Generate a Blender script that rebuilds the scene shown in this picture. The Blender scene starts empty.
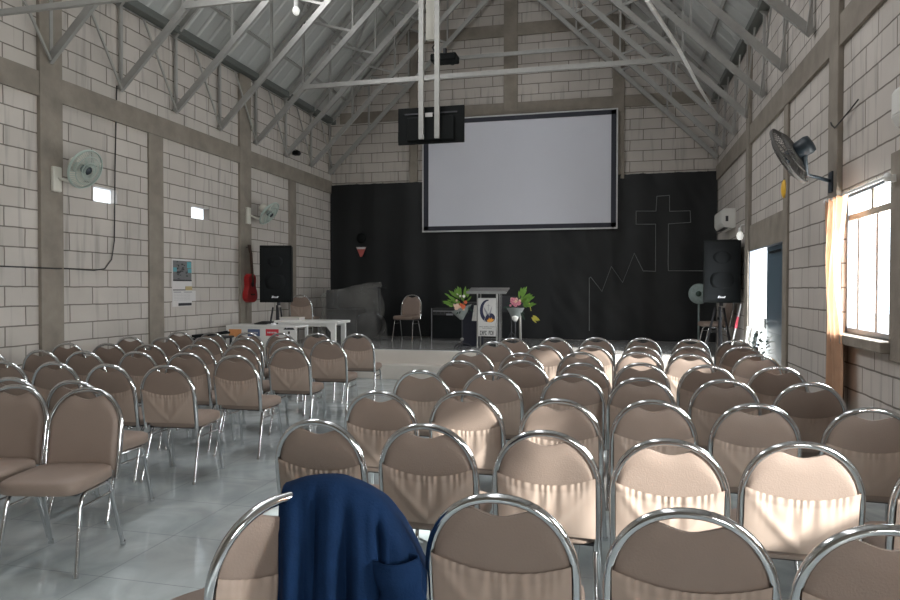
import bpy, math, random
from mathutils import Vector, Matrix, Euler, noise
random.seed(7)
C = bpy.context.scene.collection
PI = math.pi
XL, XR, D = -6.165, 1.891, 13.93          # side walls and back wall
XC, HALF = -2.137, 4.028
YF = -3.0                                  # wall behind the camera
STAGE = .47

# ------------------------------------------------------------------ mesh building
class MB:
    def __init__(s): s.v = []; s.f = []; s.sm = []; s.mi = []; s.cur = 0
    def add(s, vs, fs, smooth=False):
        o = len(s.v); s.v += [tuple(p) for p in vs]
        for f in fs:
            s.f.append([i + o for i in f]); s.sm.append(smooth); s.mi.append(s.cur)
        return s
    def box(s, lo, hi):
        x0, y0, z0 = lo; x1, y1, z1 = hi
        return s.add([(x0,y0,z0),(x1,y0,z0),(x1,y1,z0),(x0,y1,z0),(x0,y0,z1),(x1,y0,z1),(x1,y1,z1),(x0,y1,z1)],
                     [(0,3,2,1),(4,5,6,7),(0,1,5,4),(1,2,6,5),(2,3,7,6),(3,0,4,7)])
    def bar(s, a, b, w, h, up=(0,0,1)):
        a = Vector(a); b = Vector(b); d = (b - a).normalized(); up = Vector(up)
        if abs(d.dot(up)) > .98: up = Vector((0,1,0)) if abs(d.y) < .9 else Vector((1,0,0))
        sx = d.cross(up).normalized(); sz = sx.cross(d).normalized()
        vs = []
        for p in (a, b):
            for i, j in ((-1,-1),(1,-1),(1,1),(-1,1)): vs.append(p + sx*(i*w/2) + sz*(j*h/2))
        return s.add(vs, [(0,3,2,1),(4,5,6,7),(0,1,5,4),(1,2,6,5),(2,3,7,6),(3,0,4,7)])
    def tube(s, pts, r, n=8, caps=True, flat=None):
        pts = [Vector(p) for p in pts]; m = len(pts)
        rs = r if isinstance(r, (list, tuple)) else [r]*m
        t0 = (pts[1]-pts[0]).normalized()
        up = Vector((0,0,1)) if abs(t0.z) < .9 else Vector((1,0,0))
        nx = t0.cross(up).normalized(); vs = []
        for i, p in enumerate(pts):
            if i == 0: t = pts[1]-pts[0]
            elif i == m-1: t = pts[-1]-pts[-2]
            else: t = (pts[i+1]-pts[i]).normalized() + (pts[i]-pts[i-1]).normalized()
            t.normalize()
            nx = (nx - t*nx.dot(t)).normalized(); ny = t.cross(nx)
            for k in range(n):
                a = 2*PI*k/n
                vs.append(p + nx*(rs[i]*math.cos(a)) + ny*(rs[i]*math.sin(a)*(flat or 1)))
        fs = [(i*n+k, i*n+(k+1)%n, (i+1)*n+(k+1)%n, (i+1)*n+k) for i in range(m-1) for k in range(n)]
        s.add(vs, fs, True)
        if caps:
            s.add(vs[:n], [list(range(n))[::-1]]); s.add(vs[-n:], [list(range(n))])
        return s
    def lathe(s, prof, n=20, c=(0,0,0), M=None):
        vs = []; m = len(prof)
        for r, z in prof:
            for k in range(n):
                a = 2*PI*k/n; p = Vector((r*math.cos(a), r*math.sin(a), z))
                if M is not None: p = M @ p
                vs.append(p + Vector(c))
        fs = [(i*n+k, i*n+(k+1)%n, (i+1)*n+(k+1)%n, (i+1)*n+k) for i in range(m-1) for k in range(n)]
        s.add(vs, fs, True)
        if prof[0][0] > 1e-4: s.add(vs[:n], [list(range(n))[::-1]])
        if prof[-1][0] > 1e-4: s.add(vs[-n:], [list(range(n))])
        return s
    def grid(s, fn, nu, nv, smooth=True):
        vs = [fn(i/nu, j/nv) for i in range(nu+1) for j in range(nv+1)]
        fs = [(i*(nv+1)+j, (i+1)*(nv+1)+j, (i+1)*(nv+1)+j+1, i*(nv+1)+j+1) for i in range(nu) for j in range(nv)]
        return s.add(vs, fs, smooth)
    def prism(s, pts, off):
        n = len(pts); off = Vector(off); a = [Vector(p) for p in pts]; b = [p+off for p in a]
        return s.add(a+b, [list(range(n))[::-1], list(range(n, 2*n))] + [(i, (i+1)%n, n+(i+1)%n, n+i) for i in range(n)])
    def ball(s, c, r, n=10, sc=(1,1,1)):
        prof = [(math.sin(PI*i/n), -math.cos(PI*i/n)) for i in range(n+1)]
        vs = []; k2 = n*2
        for rr, z in prof:
            for k in range(k2):
                a = 2*PI*k/k2; vs.append((c[0]+r*sc[0]*rr*math.cos(a), c[1]+r*sc[1]*rr*math.sin(a), c[2]+r*sc[2]*z))
        fs = [(i*k2+k, i*k2+(k+1)%k2, (i+1)*k2+(k+1)%k2, (i+1)*k2+k) for i in range(n) for k in range(k2)]
        return s.add(vs, fs, True)
    def mesh(s, name, mats):
        me = bpy.data.meshes.new(name); me.from_pydata(s.v, [], s.f)
        for m in (mats if isinstance(mats, (list, tuple)) else [mats]): me.materials.append(m)
        me.polygons.foreach_set('use_smooth', s.sm); me.polygons.foreach_set('material_index', s.mi)
        me.validate(); me.update(); return me
    def build(s, name, mats, parent=None, bevel=0):
        o = bpy.data.objects.new(name, s.mesh(name, mats)); C.objects.link(o)
        if parent: o.parent = parent
        if bevel:
            b = o.modifiers.new('bevel', 'BEVEL'); b.width = bevel; b.segments = 2; b.limit_method = 'ANGLE'
        return o

def tag(o, label, cat, group=None):
    o['label'] = label; o['category'] = cat
    if group: o['group'] = group
    return o
def thing(name, label, cat, loc=(0,0,0), rz=0, group=None):
    o = bpy.data.objects.new(name, None); C.objects.link(o); o.empty_display_size = .1
    o.location = loc; o.rotation_euler = (0,0,rz); return tag(o, label, cat, group)
def struct(o): o['kind'] = 'structure'; return o
def dup(root, loc, rz, label, group=None):
    r = root.copy(); C.objects.link(r); r.location = loc; r.rotation_euler = (0,0,rz); r['label'] = label
    if group: r['group'] = group
    for ch in list(root.children):
        c = ch.copy(); C.objects.link(c); c.parent = r
        for g in list(ch.children):
            d = g.copy(); C.objects.link(d); d.parent = c
    return r
def text_mesh(mb, txt, size, M, ext=.001):
    cu = bpy.data.curves.new('t', 'FONT'); cu.body = txt; cu.size = size; cu.extrude = ext; cu.align_x = 'CENTER'; cu.align_y = 'CENTER'
    ob = bpy.data.objects.new('t', cu); me = bpy.data.meshes.new_from_object(ob)
    mb.add([M @ v.co for v in me.vertices], [list(p.vertices) for p in me.polygons])
    bpy.data.objects.remove(ob); bpy.data.meshes.remove(me)

# ------------------------------------------------------------------ materials
def newmat(name):
    m = bpy.data.materials.new(name); m.use_nodes = True; nt = m.node_tree
    return m, nt, nt.nodes['Principled BSDF']
def mat(name, col, rough=.5, metal=0, var=.12, scale=30, bump=0, bscale=None, spec=.5, sheen=0):
    m, nt, b = newmat(name); N, L = nt.nodes, nt.links
    tc = N.new('ShaderNodeTexCoord'); no = N.new('ShaderNodeTexNoise'); no.inputs['Scale'].default_value = scale; no.inputs['Detail'].default_value = 4
    L.new(tc.outputs['Object'], no.inputs['Vector'])
    mp = N.new('ShaderNodeMapRange'); mp.inputs['To Min'].default_value = 1-var; mp.inputs['To Max'].default_value = 1+var
    L.new(no.outputs['Fac'], mp.inputs['Value'])
    mx = N.new('ShaderNodeVectorMath'); mx.operation = 'SCALE'; mx.inputs[0].default_value = col; L.new(mp.outputs['Result'], mx.inputs['Scale'])
    L.new(mx.outputs['Vector'], b.inputs['Base Color'])
    b.inputs['Roughness'].default_value = rough; b.inputs['Metallic'].default_value = metal; b.inputs['Specular IOR Level'].default_value = spec
    if sheen: b.inputs['Sheen Weight'].default_value = sheen
    if bump:
        n2 = N.new('ShaderNodeTexNoise'); n2.inputs['Scale'].default_value = bscale or scale*4; n2.inputs['Detail'].default_value = 5
        L.new(tc.outputs['Object'], n2.inputs['Vector'])
        bp = N.new('ShaderNodeBump'); bp.inputs['Strength'].default_value = bump; bp.inputs['Distance'].default_value = .01
        L.new(n2.outputs['Fac'], bp.inputs['Height']); L.new(bp.outputs['Normal'], b.inputs['Normal'])
    return m
def emis(name, col, st):
    m, nt, b = newmat(name); b.inputs['Base Color'].default_value = (*col, 1)
    b.inputs['Emission Color'].default_value = (*col, 1); b.inputs['Emission Strength'].default_value = st; return m
def sheer(name, col, trans, alpha=1, rough=.6):
    m, nt, b = newmat(name); N, L = nt.nodes, nt.links
    no = N.new('ShaderNodeTexNoise'); no.inputs['Scale'].default_value = 9; tc = N.new('ShaderNodeTexCoord'); L.new(tc.outputs['Object'], no.inputs['Vector'])
    mp = N.new('ShaderNodeMapRange'); mp.inputs['To Min'].default_value = .8; mp.inputs['To Max'].default_value = 1.15; L.new(no.outputs['Fac'], mp.inputs['Value'])
    sc = N.new('ShaderNodeVectorMath'); sc.operation = 'SCALE'; sc.inputs[0].default_value = col; L.new(mp.outputs['Result'], sc.inputs['Scale'])
    L.new(sc.outputs['Vector'], b.inputs['Base Color']); b.inputs['Roughness'].default_value = rough
    tr = N.new('ShaderNodeBsdfTranslucent'); L.new(sc.outputs['Vector'], tr.inputs['Color'])
    mi = N.new('ShaderNodeMixShader'); mi.inputs[0].default_value = trans; L.new(b.outputs[0], mi.inputs[1]); L.new(tr.outputs[0], mi.inputs[2])
    out = nt.nodes['Material Output']; src = mi
    if alpha < 1:
        tp = N.new('ShaderNodeBsdfTransparent'); m2 = N.new('ShaderNodeMixShader'); m2.inputs[0].default_value = alpha
        L.new(tp.outputs[0], m2.inputs[1]); L.new(mi.outputs[0], m2.inputs[2]); src = m2
    L.new(src.outputs[0], out.inputs['Surface']); return m
def glassmat(name):
    m, nt, b = newmat(name); N, L = nt.nodes, nt.links
    tp = N.new('ShaderNodeBsdfTransparent'); tp.inputs[0].default_value = (.93,.96,.97,1)
    gl = N.new('ShaderNodeBsdfGlossy'); gl.inputs['Roughness'].default_value = .03
    mi = N.new('ShaderNodeMixShader'); mi.inputs[0].default_value = .04; L.new(tp.outputs[0], mi.inputs[1]); L.new(gl.outputs[0], mi.inputs[2])
    L.new(mi.outputs[0], nt.nodes['Material Output'].inputs['Surface']); return m
def blockmat(name, axis):
    m, nt, b = newmat(name); N, L = nt.nodes, nt.links
    g = N.new('ShaderNodeNewGeometry'); sp = N.new('ShaderNodeSeparateXYZ'); L.new(g.outputs['Position'], sp.inputs[0])
    cb = N.new('ShaderNodeCombineXYZ')
    a1 = N.new('ShaderNodeMath'); a1.operation = 'ADD'; a1.inputs[1].default_value = 20.07; L.new(sp.outputs[axis], a1.inputs[0])
    a2 = N.new('ShaderNodeMath'); a2.operation = 'ADD'; a2.inputs[1].default_value = 4.2-.051+.006; L.new(sp.outputs['Z'], a2.inputs[0])
    L.new(a1.outputs[0], cb.inputs[0]); L.new(a2.outputs[0], cb.inputs[1])
    n0 = N.new('ShaderNodeTexNoise'); n0.inputs['Scale'].default_value = 5; n0.inputs['Detail'].default_value = 3; L.new(cb.outputs[0], n0.inputs['Vector'])
    s0 = N.new('ShaderNodeVectorMath'); s0.operation = 'SUBTRACT'; s0.inputs[1].default_value = (.5,.5,.5); L.new(n0.outputs['Color'], s0.inputs[0])
    s1 = N.new('ShaderNodeVectorMath'); s1.operation = 'SCALE'; s1.inputs['Scale'].default_value = .016; L.new(s0.outputs[0], s1.inputs[0])
    s2 = N.new('ShaderNodeVectorMath'); s2.operation = 'ADD'; L.new(cb.outputs[0], s2.inputs[0]); L.new(s1.outputs[0], s2.inputs[1])
    br = N.new('ShaderNodeTexBrick'); L.new(s2.outputs[0], br.inputs['Vector'])
    br.inputs['Scale'].default_value = 1; br.inputs['Brick Width'].default_value = .605; br.inputs['Row Height'].default_value = .21
    br.inputs['Mortar Size'].default_value = .0085; br.inputs['Mortar Smooth'].default_value = .35; br.offset = .42; br.offset_frequency = 2
    br.inputs['Color1'].default_value = (.50,.46,.42,1); br.inputs['Color2'].default_value = (.555,.512,.472,1); br.inputs['Mortar'].default_value = (.20,.178,.155,1)
    n1 = N.new('ShaderNodeTexNoise'); n1.inputs['Scale'].default_value = 1.1; n1.inputs['Detail'].default_value = 6; L.new(cb.outputs[0], n1.inputs['Vector'])
    m1 = N.new('ShaderNodeMapRange'); m1.inputs['From Min'].default_value = .3; m1.inputs['From Max'].default_value = .7; m1.inputs['To Min'].default_value = .86; m1.inputs['To Max'].default_value = 1.06; L.new(n1.outputs['Fac'], m1.inputs['Value'])
    # streaks of run-off below the ring beam
    mpg = N.new('ShaderNodeMapping'); mpg.inputs['Scale'].default_value = (11,.9,1); L.new(cb.outputs[0], mpg.inputs['Vector'])
    n3 = N.new('ShaderNodeTexNoise'); n3.inputs['Scale'].default_value = 1; n3.inputs['Detail'].default_value = 2; L.new(mpg.outputs[0], n3.inputs['Vector'])
    m3 = N.new('ShaderNodeMapRange'); m3.inputs['From Min'].default_value = .56; m3.inputs['From Max'].default_value = .75; m3.inputs['To Min'].default_value = 1; m3.inputs['To Max'].default_value = .72; L.new(n3.outputs['Fac'], m3.inputs['Value'])
    mu = N.new('ShaderNodeMath'); mu.operation = 'MULTIPLY'; L.new(m1.outputs[0], mu.inputs[0]); L.new(m3.outputs[0], mu.inputs[1])
    sc = N.new('ShaderNodeVectorMath'); sc.operation = 'SCALE'; L.new(br.outputs['Color'], sc.inputs[0]); L.new(mu.outputs[0], sc.inputs['Scale'])
    L.new(sc.outputs[0], b.inputs['Base Color']); b.inputs['Roughness'].default_value = .9; b.inputs['Specular IOR Level'].default_value = .2
    iv = N.new('ShaderNodeMath'); iv.operation = 'SUBTRACT'; iv.inputs[0].default_value = 1; L.new(br.outputs['Fac'], iv.inputs[1])
    bp = N.new('ShaderNodeBump'); bp.inputs['Strength'].default_value = .5; bp.inputs['Distance'].default_value = .012; L.new(iv.outputs[0], bp.inputs['Height']); L.new(bp.outputs[0], b.inputs['Normal'])
    return m
def tilemat(name, c1, c2, grout, size, rough):
    m, nt, b = newmat(name); N, L = nt.nodes, nt.links
    g = N.new('ShaderNodeNewGeometry')
    ad = N.new('ShaderNodeVectorMath'); ad.operation = 'ADD'; ad.inputs[1].default_value = (30.2,30.05,0); L.new(g.outputs['Position'], ad.inputs[0])
    br = N.new('ShaderNodeTexBrick'); br.offset = 0; br.inputs['Scale'].default_value = 1; br.inputs['Brick Width'].default_value = size; br.inputs['Row Height'].default_value = size
    br.inputs['Mortar Size'].default_value = .0025; br.inputs['Mortar Smooth'].default_value = .2; L.new(ad.outputs[0], br.inputs['Vector'])
    n1 = N.new('ShaderNodeTexNoise'); n1.inputs['Scale'].default_value = 2.2; n1.inputs['Detail'].default_value = 7; n1.inputs['Distortion'].default_value = 1.3; L.new(g.outputs['Position'], n1.inputs['Vector'])
    mp = N.new('ShaderNodeMapRange'); mp.inputs['From Min'].default_value = .3; mp.inputs['From Max'].default_value = .7; L.new(n1.outputs['Fac'], mp.inputs['Value'])
    mx = N.new('ShaderNodeMix'); mx.data_type = 'RGBA'; mx.inputs[6].default_value = (*c1,1); mx.inputs[7].default_value = (*c2,1); L.new(mp.outputs[0], mx.inputs[0])
    L.new(mx.outputs[2], br.inputs['Color1']); L.new(mx.outputs[2], br.inputs['Color2']); br.inputs['Mortar'].default_value = (*grout,1)
    L.new(br.outputs['Color'], b.inputs['Base Color'])
    mr = N.new('ShaderNodeMapRange'); mr.inputs['To Min'].default_value = rough*.7; mr.inputs['To Max'].default_value = rough*1.4; L.new(n1.outputs['Fac'], mr.inputs['Value']); L.new(mr.outputs[0], b.inputs['Roughness'])
    b.inputs['Specular IOR Level'].default_value = .6
    return m
M = {}
M['block_y'] = blockmat('block_wall_side', 'Y'); M['block_x'] = blockmat('block_wall_back', 'X')
M['concrete'] = mat('rough_concrete', (.255,.225,.19), .9, var=.34, scale=4.5, bump=.5, bscale=25, spec=.2)
M['floor'] = tilemat('floor_tile', (.34,.38,.39), (.52,.57,.58), (.28,.30,.305), .6, .09)
M['stage'] = tilemat('stage_tile', (.42,.42,.41), (.48,.48,.47), (.26,.26,.26), .6, .10)
M['riser'] = mat('cream_riser', (.62,.58,.53), .45, var=.08, scale=3)
M['roof'] = mat('roof_sheet', (.55,.56,.54), .5, .35, var=.12, scale=1.5)
M['eave'] = mat('eave_strip', (.14,.15,.14), .6, .2, scale=3)
M['steel'] = mat('galvanised_steel', (.37,.365,.345), .5, .35, var=.14, scale=14)
M['chrome'] = mat('chrome', (.63,.64,.65), .13, 1, var=.06, scale=20)
M['vinyl'] = mat('tan_vinyl', (.245,.185,.152), .5, var=.06, scale=12, bump=.12, bscale=160, spec=.4)
M['pocketf'] = mat('tan_pocket_fabric', (.37,.285,.235), .62, var=.05, scale=12, spec=.3)
M['navy'] = mat('navy_cloth', (.006,.020,.058), .85, var=.22, scale=14, bump=.2, bscale=120, spec=.08)
M['black_cloth'] = mat('black_cloth', (.0095,.0110,.0122), .5, var=.3, scale=2.5, spec=.4)
M['black'] = mat('black_plastic', (.005,.0062,.0062), .65, var=.15, spec=.15)
M['grille'] = mat('speaker_grille', (.008,.0095,.0105), .75, var=.2, scale=8, bump=.2, bscale=300, spec=.2)
M['dark'] = mat('dark_metal', (.045,.045,.05), .45, .4)
M['white'] = mat('white_board', (.74,.73,.71), .45, var=.05, scale=4)
M['screen'] = mat('screen_fabric', (.66,.67,.73), .8, var=.04, scale=1.2, spec=.1)
M['frame_navy'] = mat('screen_border', (.02,.022,.035), .6)
M['trimwhite'] = mat('screen_trim', (.55,.55,.55), .5)
M['ivory'] = mat('ivory_plastic', (.62,.60,.53), .45, var=.05)
M['fan_green'] = mat('pale_green_plastic', (.42,.50,.46), .4, var=.06)
M['fan_grey'] = mat('grey_fan_wire', (.10,.095,.09), .6, .1)
M['motor'] = mat('blue_black_plastic', (.02,.03,.04), .45)
M['ac'] = mat('air_conditioner_plastic', (.70,.69,.65), .4, var=.04, scale=3)
M['red'] = mat('red_lacquer', (.36,.018,.02), .32, var=.12, scale=5)
M['wood'] = mat('dark_wood', (.07,.04,.028), .5, var=.25, scale=18)
M['orange'] = sheer('orange_curtain', (.60,.37,.24), .4, rough=.8)
M['curtain_shade'] = mat('shaded_curtain', (.12,.085,.065), .85)  # shade on the curtain's backlit edge, put into the colour
M['plastic'] = sheer('clear_plastic_sheet', (.55,.55,.53), .25, .21, .25)
M['cellophane'] = sheer('cellophane', (.75,.80,.78), .3, .4, .12)
M['acrylic'] = sheer('clear_acrylic', (.45,.45,.44), .2, .6, .12)
M['glass'] = glassmat('window_glass')
M['frosted'] = sheer('frosted_glass_block', (.9,.92,.95), .9)
M['door'] = mat('blue_door_paint', (.075,.115,.15), .45, var=.1, scale=4)
M['alu'] = mat('grey_window_frame', (.17,.19,.22), .4, .5)
M['yellow'] = mat('yellow_plastic', (.85,.50,.05), .4)
M['cable'] = mat('black_cable', (.02,.02,.02), .6)
M['rope'] = mat('grey_light_hose', (.20,.21,.21), .5)
M['pvc'] = mat('white_pvc', (.80,.80,.78), .4)
M['bulb'] = emis('bulb_glass', (.9,.9,.85), .45)
M['ink'] = mat('print_black', (.02,.02,.025), .6)
M['ink_navy'] = mat('print_navy', (.02,.022,.06), .6)
M['ink_grey'] = mat('print_grey', (.30,.30,.32), .6)
M['ink_orange'] = mat('print_orange', (.80,.36,.06), .6)
M['sign'] = mat('sign_board', (.62,.61,.59), .5, var=.03)
M['st_orange'] = mat('sticker_orange', (.75,.33,.13), .5)
M['st_blue'] = mat('sticker_blue', (.10,.13,.24), .5)
M['st_red'] = mat('sticker_red', (.62,.04,.06), .5)
M['teal'] = mat('print_teal', (.10,.32,.36), .6)
M['paper'] = mat('paper', (.60,.58,.57), .8, var=.04)
M['fl_pink'] = mat('pink_petals', (.72,.28,.36), .6)
M['fl_orange'] = mat('orange_petals', (.85,.22,.10), .6)
M['fl_cream'] = mat('cream_petals', (.85,.62,.50), .6)
M['fl_white'] = mat('white_petals', (.80,.78,.74), .6)
M['leaf'] = mat('bright_leaf', (.16,.32,.05), .5, var=.3, scale=20)
M['leaf2'] = mat('yellow_leaf', (.55,.50,.08), .5, var=.2, scale=20)
M['darkleaf'] = mat('dark_leaf', (.03,.06,.045), .5)
M['palegreen'] = mat('pale_leaf', (.22,.27,.26), .7, var=.4, scale=20)
M['pink'] = mat('pink_plastic', (.75,.10,.14), .4)
M['logo'] = mat('white_logo', (.85,.85,.88), .4)
M['ground'] = mat('outdoor_ground', (.42,.41,.38), .95, var=.15, scale=2)
M['case'] = mat('dark_case', (.03,.03,.032), .6)

# ------------------------------------------------------------------ the setting
def wallbox(name, m, axis, t0, t1, a0, a1, z0, z1, holes):
    # slab between t0..t1 across its thickness, a along the wall, holes = (a0,a1,z0,z1)
    A = sorted({a0, a1, *[h[0] for h in holes], *[h[1] for h in holes]}); Z = sorted({z0, z1, *[h[2] for h in holes], *[h[3] for h in holes]})
    mb = MB()
    for i in range(len(A)-1):
        for j in range(len(Z)-1):
            ca, cz = (A[i]+A[i+1])/2, (Z[j]+Z[j+1])/2
            if any(h[0] < ca < h[1] and h[2] < cz < h[3] for h in holes): continue
            if axis == 'y': mb.box((t0, A[i], Z[j]), (t1, A[i+1], Z[j+1]))
            else: mb.box((A[i], t0, Z[j]), (A[i+1], t1, Z[j+1]))
    return struct(mb.build(name, m))
ZE = 5.1; SL = 1.06; RIDGE = ZE + SL*HALF
GB = [(6.93,7.33,2.56,2.745), (8.87,9.32,2.555,2.735)]
W1 = (5.33,6.47,1.13,2.33); W2 = (1.22,2.32,1.13,2.33); W3 = (-2.88,-1.78,1.13,2.33); DR = (8.52,10.53,0,2.06)
wallbox('wall_left', M['block_y'], 'y', XL-.15, XL, YF, D, 0, ZE, GB)
wallbox('wall_right', M['block_y'], 'y', XR, XR+.10, YF, D, 0, ZE, [W1, W2, W3, DR])
wallbox('wall_front', M['concrete'], 'x', YF-.15, YF, XL, XR, 0, ZE, [])
struct(MB().prism([(XL-.15,D,0),(XR+.15,D,0),(XR+.15,D,ZE),(XC,D,RIDGE),(XL-.15,D,ZE)], (0,.15,0)).build('wall_back', M['block_x']))
struct(MB().prism([(XL,YF,ZE),(XR,YF,ZE),(XC,YF,RIDGE)], (0,-.15,0)).build('wall_front_gable', M['concrete']))
struct(MB().box((XL-.15,YF-.15,-.12),(XR+.15,D+.15,0)).build('floor', M['floor']))
struct(MB().box((-40,-40,-.3),(40,50,-.13)).build('ground', M['ground']))
struct(MB().box((XL,10.88,0),(XR,D,STAGE)).build('floor_stage', [M['stage']], bevel=.008))
struct(MB().box((XL,10.868,.0),(XR,10.88,STAGE-.012)).build('trim_1', M['riser']))
struct(MB().box((XL,10.58,0),(XR,10.868,.24)).build('trim_2', M['riser'], bevel=.01))
def roof(mb, off):
    # ribbed sheets: trapezoidal ribs running from ridge to eave
    for sgn in (-1, 1):
        ys = []; y = YF-.15
        while y < D+.15:
            ys += [(y,0),(y+.03,.014),(y+.06,.014),(y+.09,0)]; y += .28
        xe = XC + sgn*(HALF+.7); ze = ZE - SL*.7
        vs = []
        for yy, h in ys: vs += [(XC, yy, RIDGE+off+h), (xe, yy, ze+off+h)]
        mb.add(vs, [(2*i, 2*i+1, 2*i+3, 2*i+2) for i in range(len(ys)-1)])
    return mb
struct(roof(MB(), .10).build('ceiling', M['roof']))
n = 3
def trim(mb, m, bevel=0):
    global n
    o = struct(mb.build('trim_%d' % n, m, bevel=bevel)); n += 1; return o
P = .035
trim(MB().box((XL,YF,3.6),(XL+P,D,3.87)), M['concrete'])
trim(MB().box((XR-P,YF,3.6),(XR,D,3.87)), M['concrete'])
for y0, y1, zt in ((2.1,2.42,ZE),(6.11,6.42,ZE),(10.15,10.5,ZE)): trim(MB().box((XL,y0,0),(XL+P+.012,y1,zt)), M['concrete'], .006)
for y0, y1 in ((4.0,4.28),(7.90,8.2),(11.93,12.22)): trim(MB().box((XL,y0,0),(XL+P-.008,y1,3.6)), M['concrete'], .006)
for y0, y1, zt in ((2.4,2.75,ZE),(6.48,6.74,ZE),(10.53,10.77,ZE)): trim(MB().box((XR-P-.012,y0,0),(XR,y1,zt)), M['concrete'], .006)
trim(MB().box((XR-P+.008,8.32,0),(XR,8.52,3.6)), M['concrete'], .006)
trim(MB().box((XR-P+.012,8.52,2.06),(XR,10.53,2.42)), M['concrete'])
trim(MB().box((XR-P,5.13,1.0),(XR,5.33,2.45)), M['concrete'], .006)
trim(MB().box((XR-.10,5.30,1.05),(XR+.15,6.5,1.13)), M['concrete'], .008)
trim(MB().box((XR-.10,1.19,1.05),(XR+.15,2.35,1.13)), M['concrete'], .008)
for x0, x1 in ((-4.33,-4.15),(-2.29,-2.0),(-.09,.14)): trim(MB().box((x0,D-P-.01,3.7),(x1,D,RIDGE-SL*abs((x0+x1)/2-XC)-.15)), M['concrete'], .006)
for z0, z1 in ((5.12,5.35),(6.72,6.97)):
    e = (z1-ZE)/SL
    trim(MB().box((XL+e,D-P,z0),(XR-e,D,z1)), M['concrete'])
for sgn in (-1, 1):      # dark closing strip between wall head and roof
    x = XC+sgn*HALF
    trim(MB().bar((x-sgn*.06,YF,ZE+.07),(x-sgn*.06,D,ZE+.07), .14, .10), M['eave'])
# purlins under the sheets
for sgn in (-1, 1):
    for d in (.42,1.05,1.68,2.31,2.94,3.57):
        x = XC+sgn*(HALF-d); z = ZE+SL*d+.065
        trim(MB().bar((x,YF,z),(x,D,z), .06, .045, up=(-sgn*SL,0,1)), M['steel'])

# windows and door
def make_window(k, r, bars):
    y0, y1, z0, z1 = r; x = XR+.05
    fr = MB()
    f = .045
    fr.box((x-.02,y0,z0),(x+.02,y0+f,z1)).box((x-.02,y1-f,z0),(x+.02,y1,z1)).box((x-.02,y0,z0),(x+.02,y1,z0+f)).box((x-.02,y0,z1-f),(x+.02,y1,z1))
    w = struct(fr.build('window_%d' % k, M['alu']))
    zt = z1-.22
    MB().box((x-.01,y0+f,zt-.025),(x+.01,y1-f,zt+.025)).build('transom', M['concrete'], w)
    for yb in bars: MB().box((x-.010,yb-.026,z0+f),(x+.010,yb+.026,zt-.03)).build('mullion', M['alu'], w)
    MB().box((x-.009,(y0+y1)/2-.025,zt+.025),(x+.009,(y0+y1)/2+.025,z1-f)).build('mullion', M['concrete'], w)
    ys = [y0+f, *sorted(bars), y1-f]
    for a, b in zip(ys[:-1], ys[1:]): MB().box((x-.003,a,z0+f),(x+.003,b,zt-.03)).build('pane', M['glass'], w)
    MB().box((x-.003,y0+f,zt+.03),(x+.003,y1-f,z1-f)).build('pane', M['glass'], w)
    return w
make_window(1, W1, (5.79,6.20)); make_window(2, W2, (1.55,1.95)); make_window(5, W3, (-2.55,-2.15))  # last window is unseen, added behind the camera to light the front row
for k, (y0,y1,z0,z1) in enumerate(GB):
    struct(MB().box((XL-.13,y0,z0),(XL-.10,y1,z1)).build('window_%d' % (k+3), M['frosted']))
d = struct(MB().box((XR+.03,8.54,.01),(XR+.075,9.63,2.05)).build('door_1', M['door'], bevel=.004))
for z0, z1 in ((.2,.95),(1.1,1.9)): MB().box((XR+.022,8.68,z0),(XR+.03,9.49,z1)).build('panel', M['door'], d, bevel=.006)
MB().bar((XR+.0,9.55,.98),(XR+.0,9.55,1.12),.02,.03).bar((XR+.03,9.55,1.05),(XR+.0,9.55,1.05),.02,.02).build('door_handle', M['chrome'], d)
MB().box((XR+.01,8.75,1.955),(XR+.03,9.4,1.985)).build('closer_bar', M['chrome'], d)
fr = MB().box((XR-.02,8.52,0),(XR+.10,8.54,2.06)).box((XR-.02,10.51,0),(XR+.10,10.53,2.06)).box((XR-.02,8.52,2.045),(XR+.10,10.53,2.075))
trim(fr, M['alu'])

# ------------------------------------------------------------------ roof trusses
def zb(dx): return 3.99 + .98*(HALF-dx)
def zt(dx): return ZE-.03 + SL*(HALF-dx)
def make_truss(y, label, collars=(), tie=None, proto=None):
    if proto is None:
        t = thing('roof_truss', label, 'truss', (0,y,0), group='steel roof trusses')
        for s in (-1, 1):
            MB().bar((XC+s*HALF,0,zt(HALF)),(XC,0,zt(0)),.04,.08).build('rafter', M['steel'], t)
            MB().bar((XC+s*(HALF-.03),.0,zb(HALF-.03)),(XC,0,zb(0)),.045,.085).build('bottom_chord', M['steel'], t)
            ds = [.04,.95,1.85,2.7,3.5]
            for i, e in enumerate(ds):
                dx = HALF-e
                MB().bar((XC+s*dx,.012,zb(dx)),(XC+s*dx,.012,zt(dx)),.03,.045,up=(0,1,0)).build('web', M['steel'], t)
                if i:
                    px = HALF-ds[i-1]
                    if i > 1: MB().bar((XC+s*px,-.012,zt(px)),(XC+s*dx,-.012,zb(dx)),.03,.04).build('web', M['steel'], t)
        MB().bar((XC,0,zb(0)),(XC,0,zt(0)),.04,.06).build('king_post', M['steel'], t)
    else:
        t = dup(proto, (0,y,0), 0, label)
        for c in list(t.children):
            if c.name.startswith('collar'): bpy.data.objects.remove(c)
    for z in collars:
        hx = HALF-(z-3.99)/.98
        MB().bar((XC-hx,-.03,z),(XC+hx,-.03,z),.04,.075).build('collar_tie', M['steel'], t)
    if tie: MB().bar((XL+.03,-.02,tie),(XR-.03,-.02,tie),.04,.05).build('collar_tie', M['steel'], t)
    return t
tp = make_truss(8.45, 'grey steel roof truss behind the first collared truss, third from the camera')
make_truss(5.15, 'grey steel roof truss nearest the camera with low horizontal tie', (), 4.06, tp)
make_truss(6.25, 'grey steel roof truss over the left fan column, second from the camera', (), None, tp)
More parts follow.
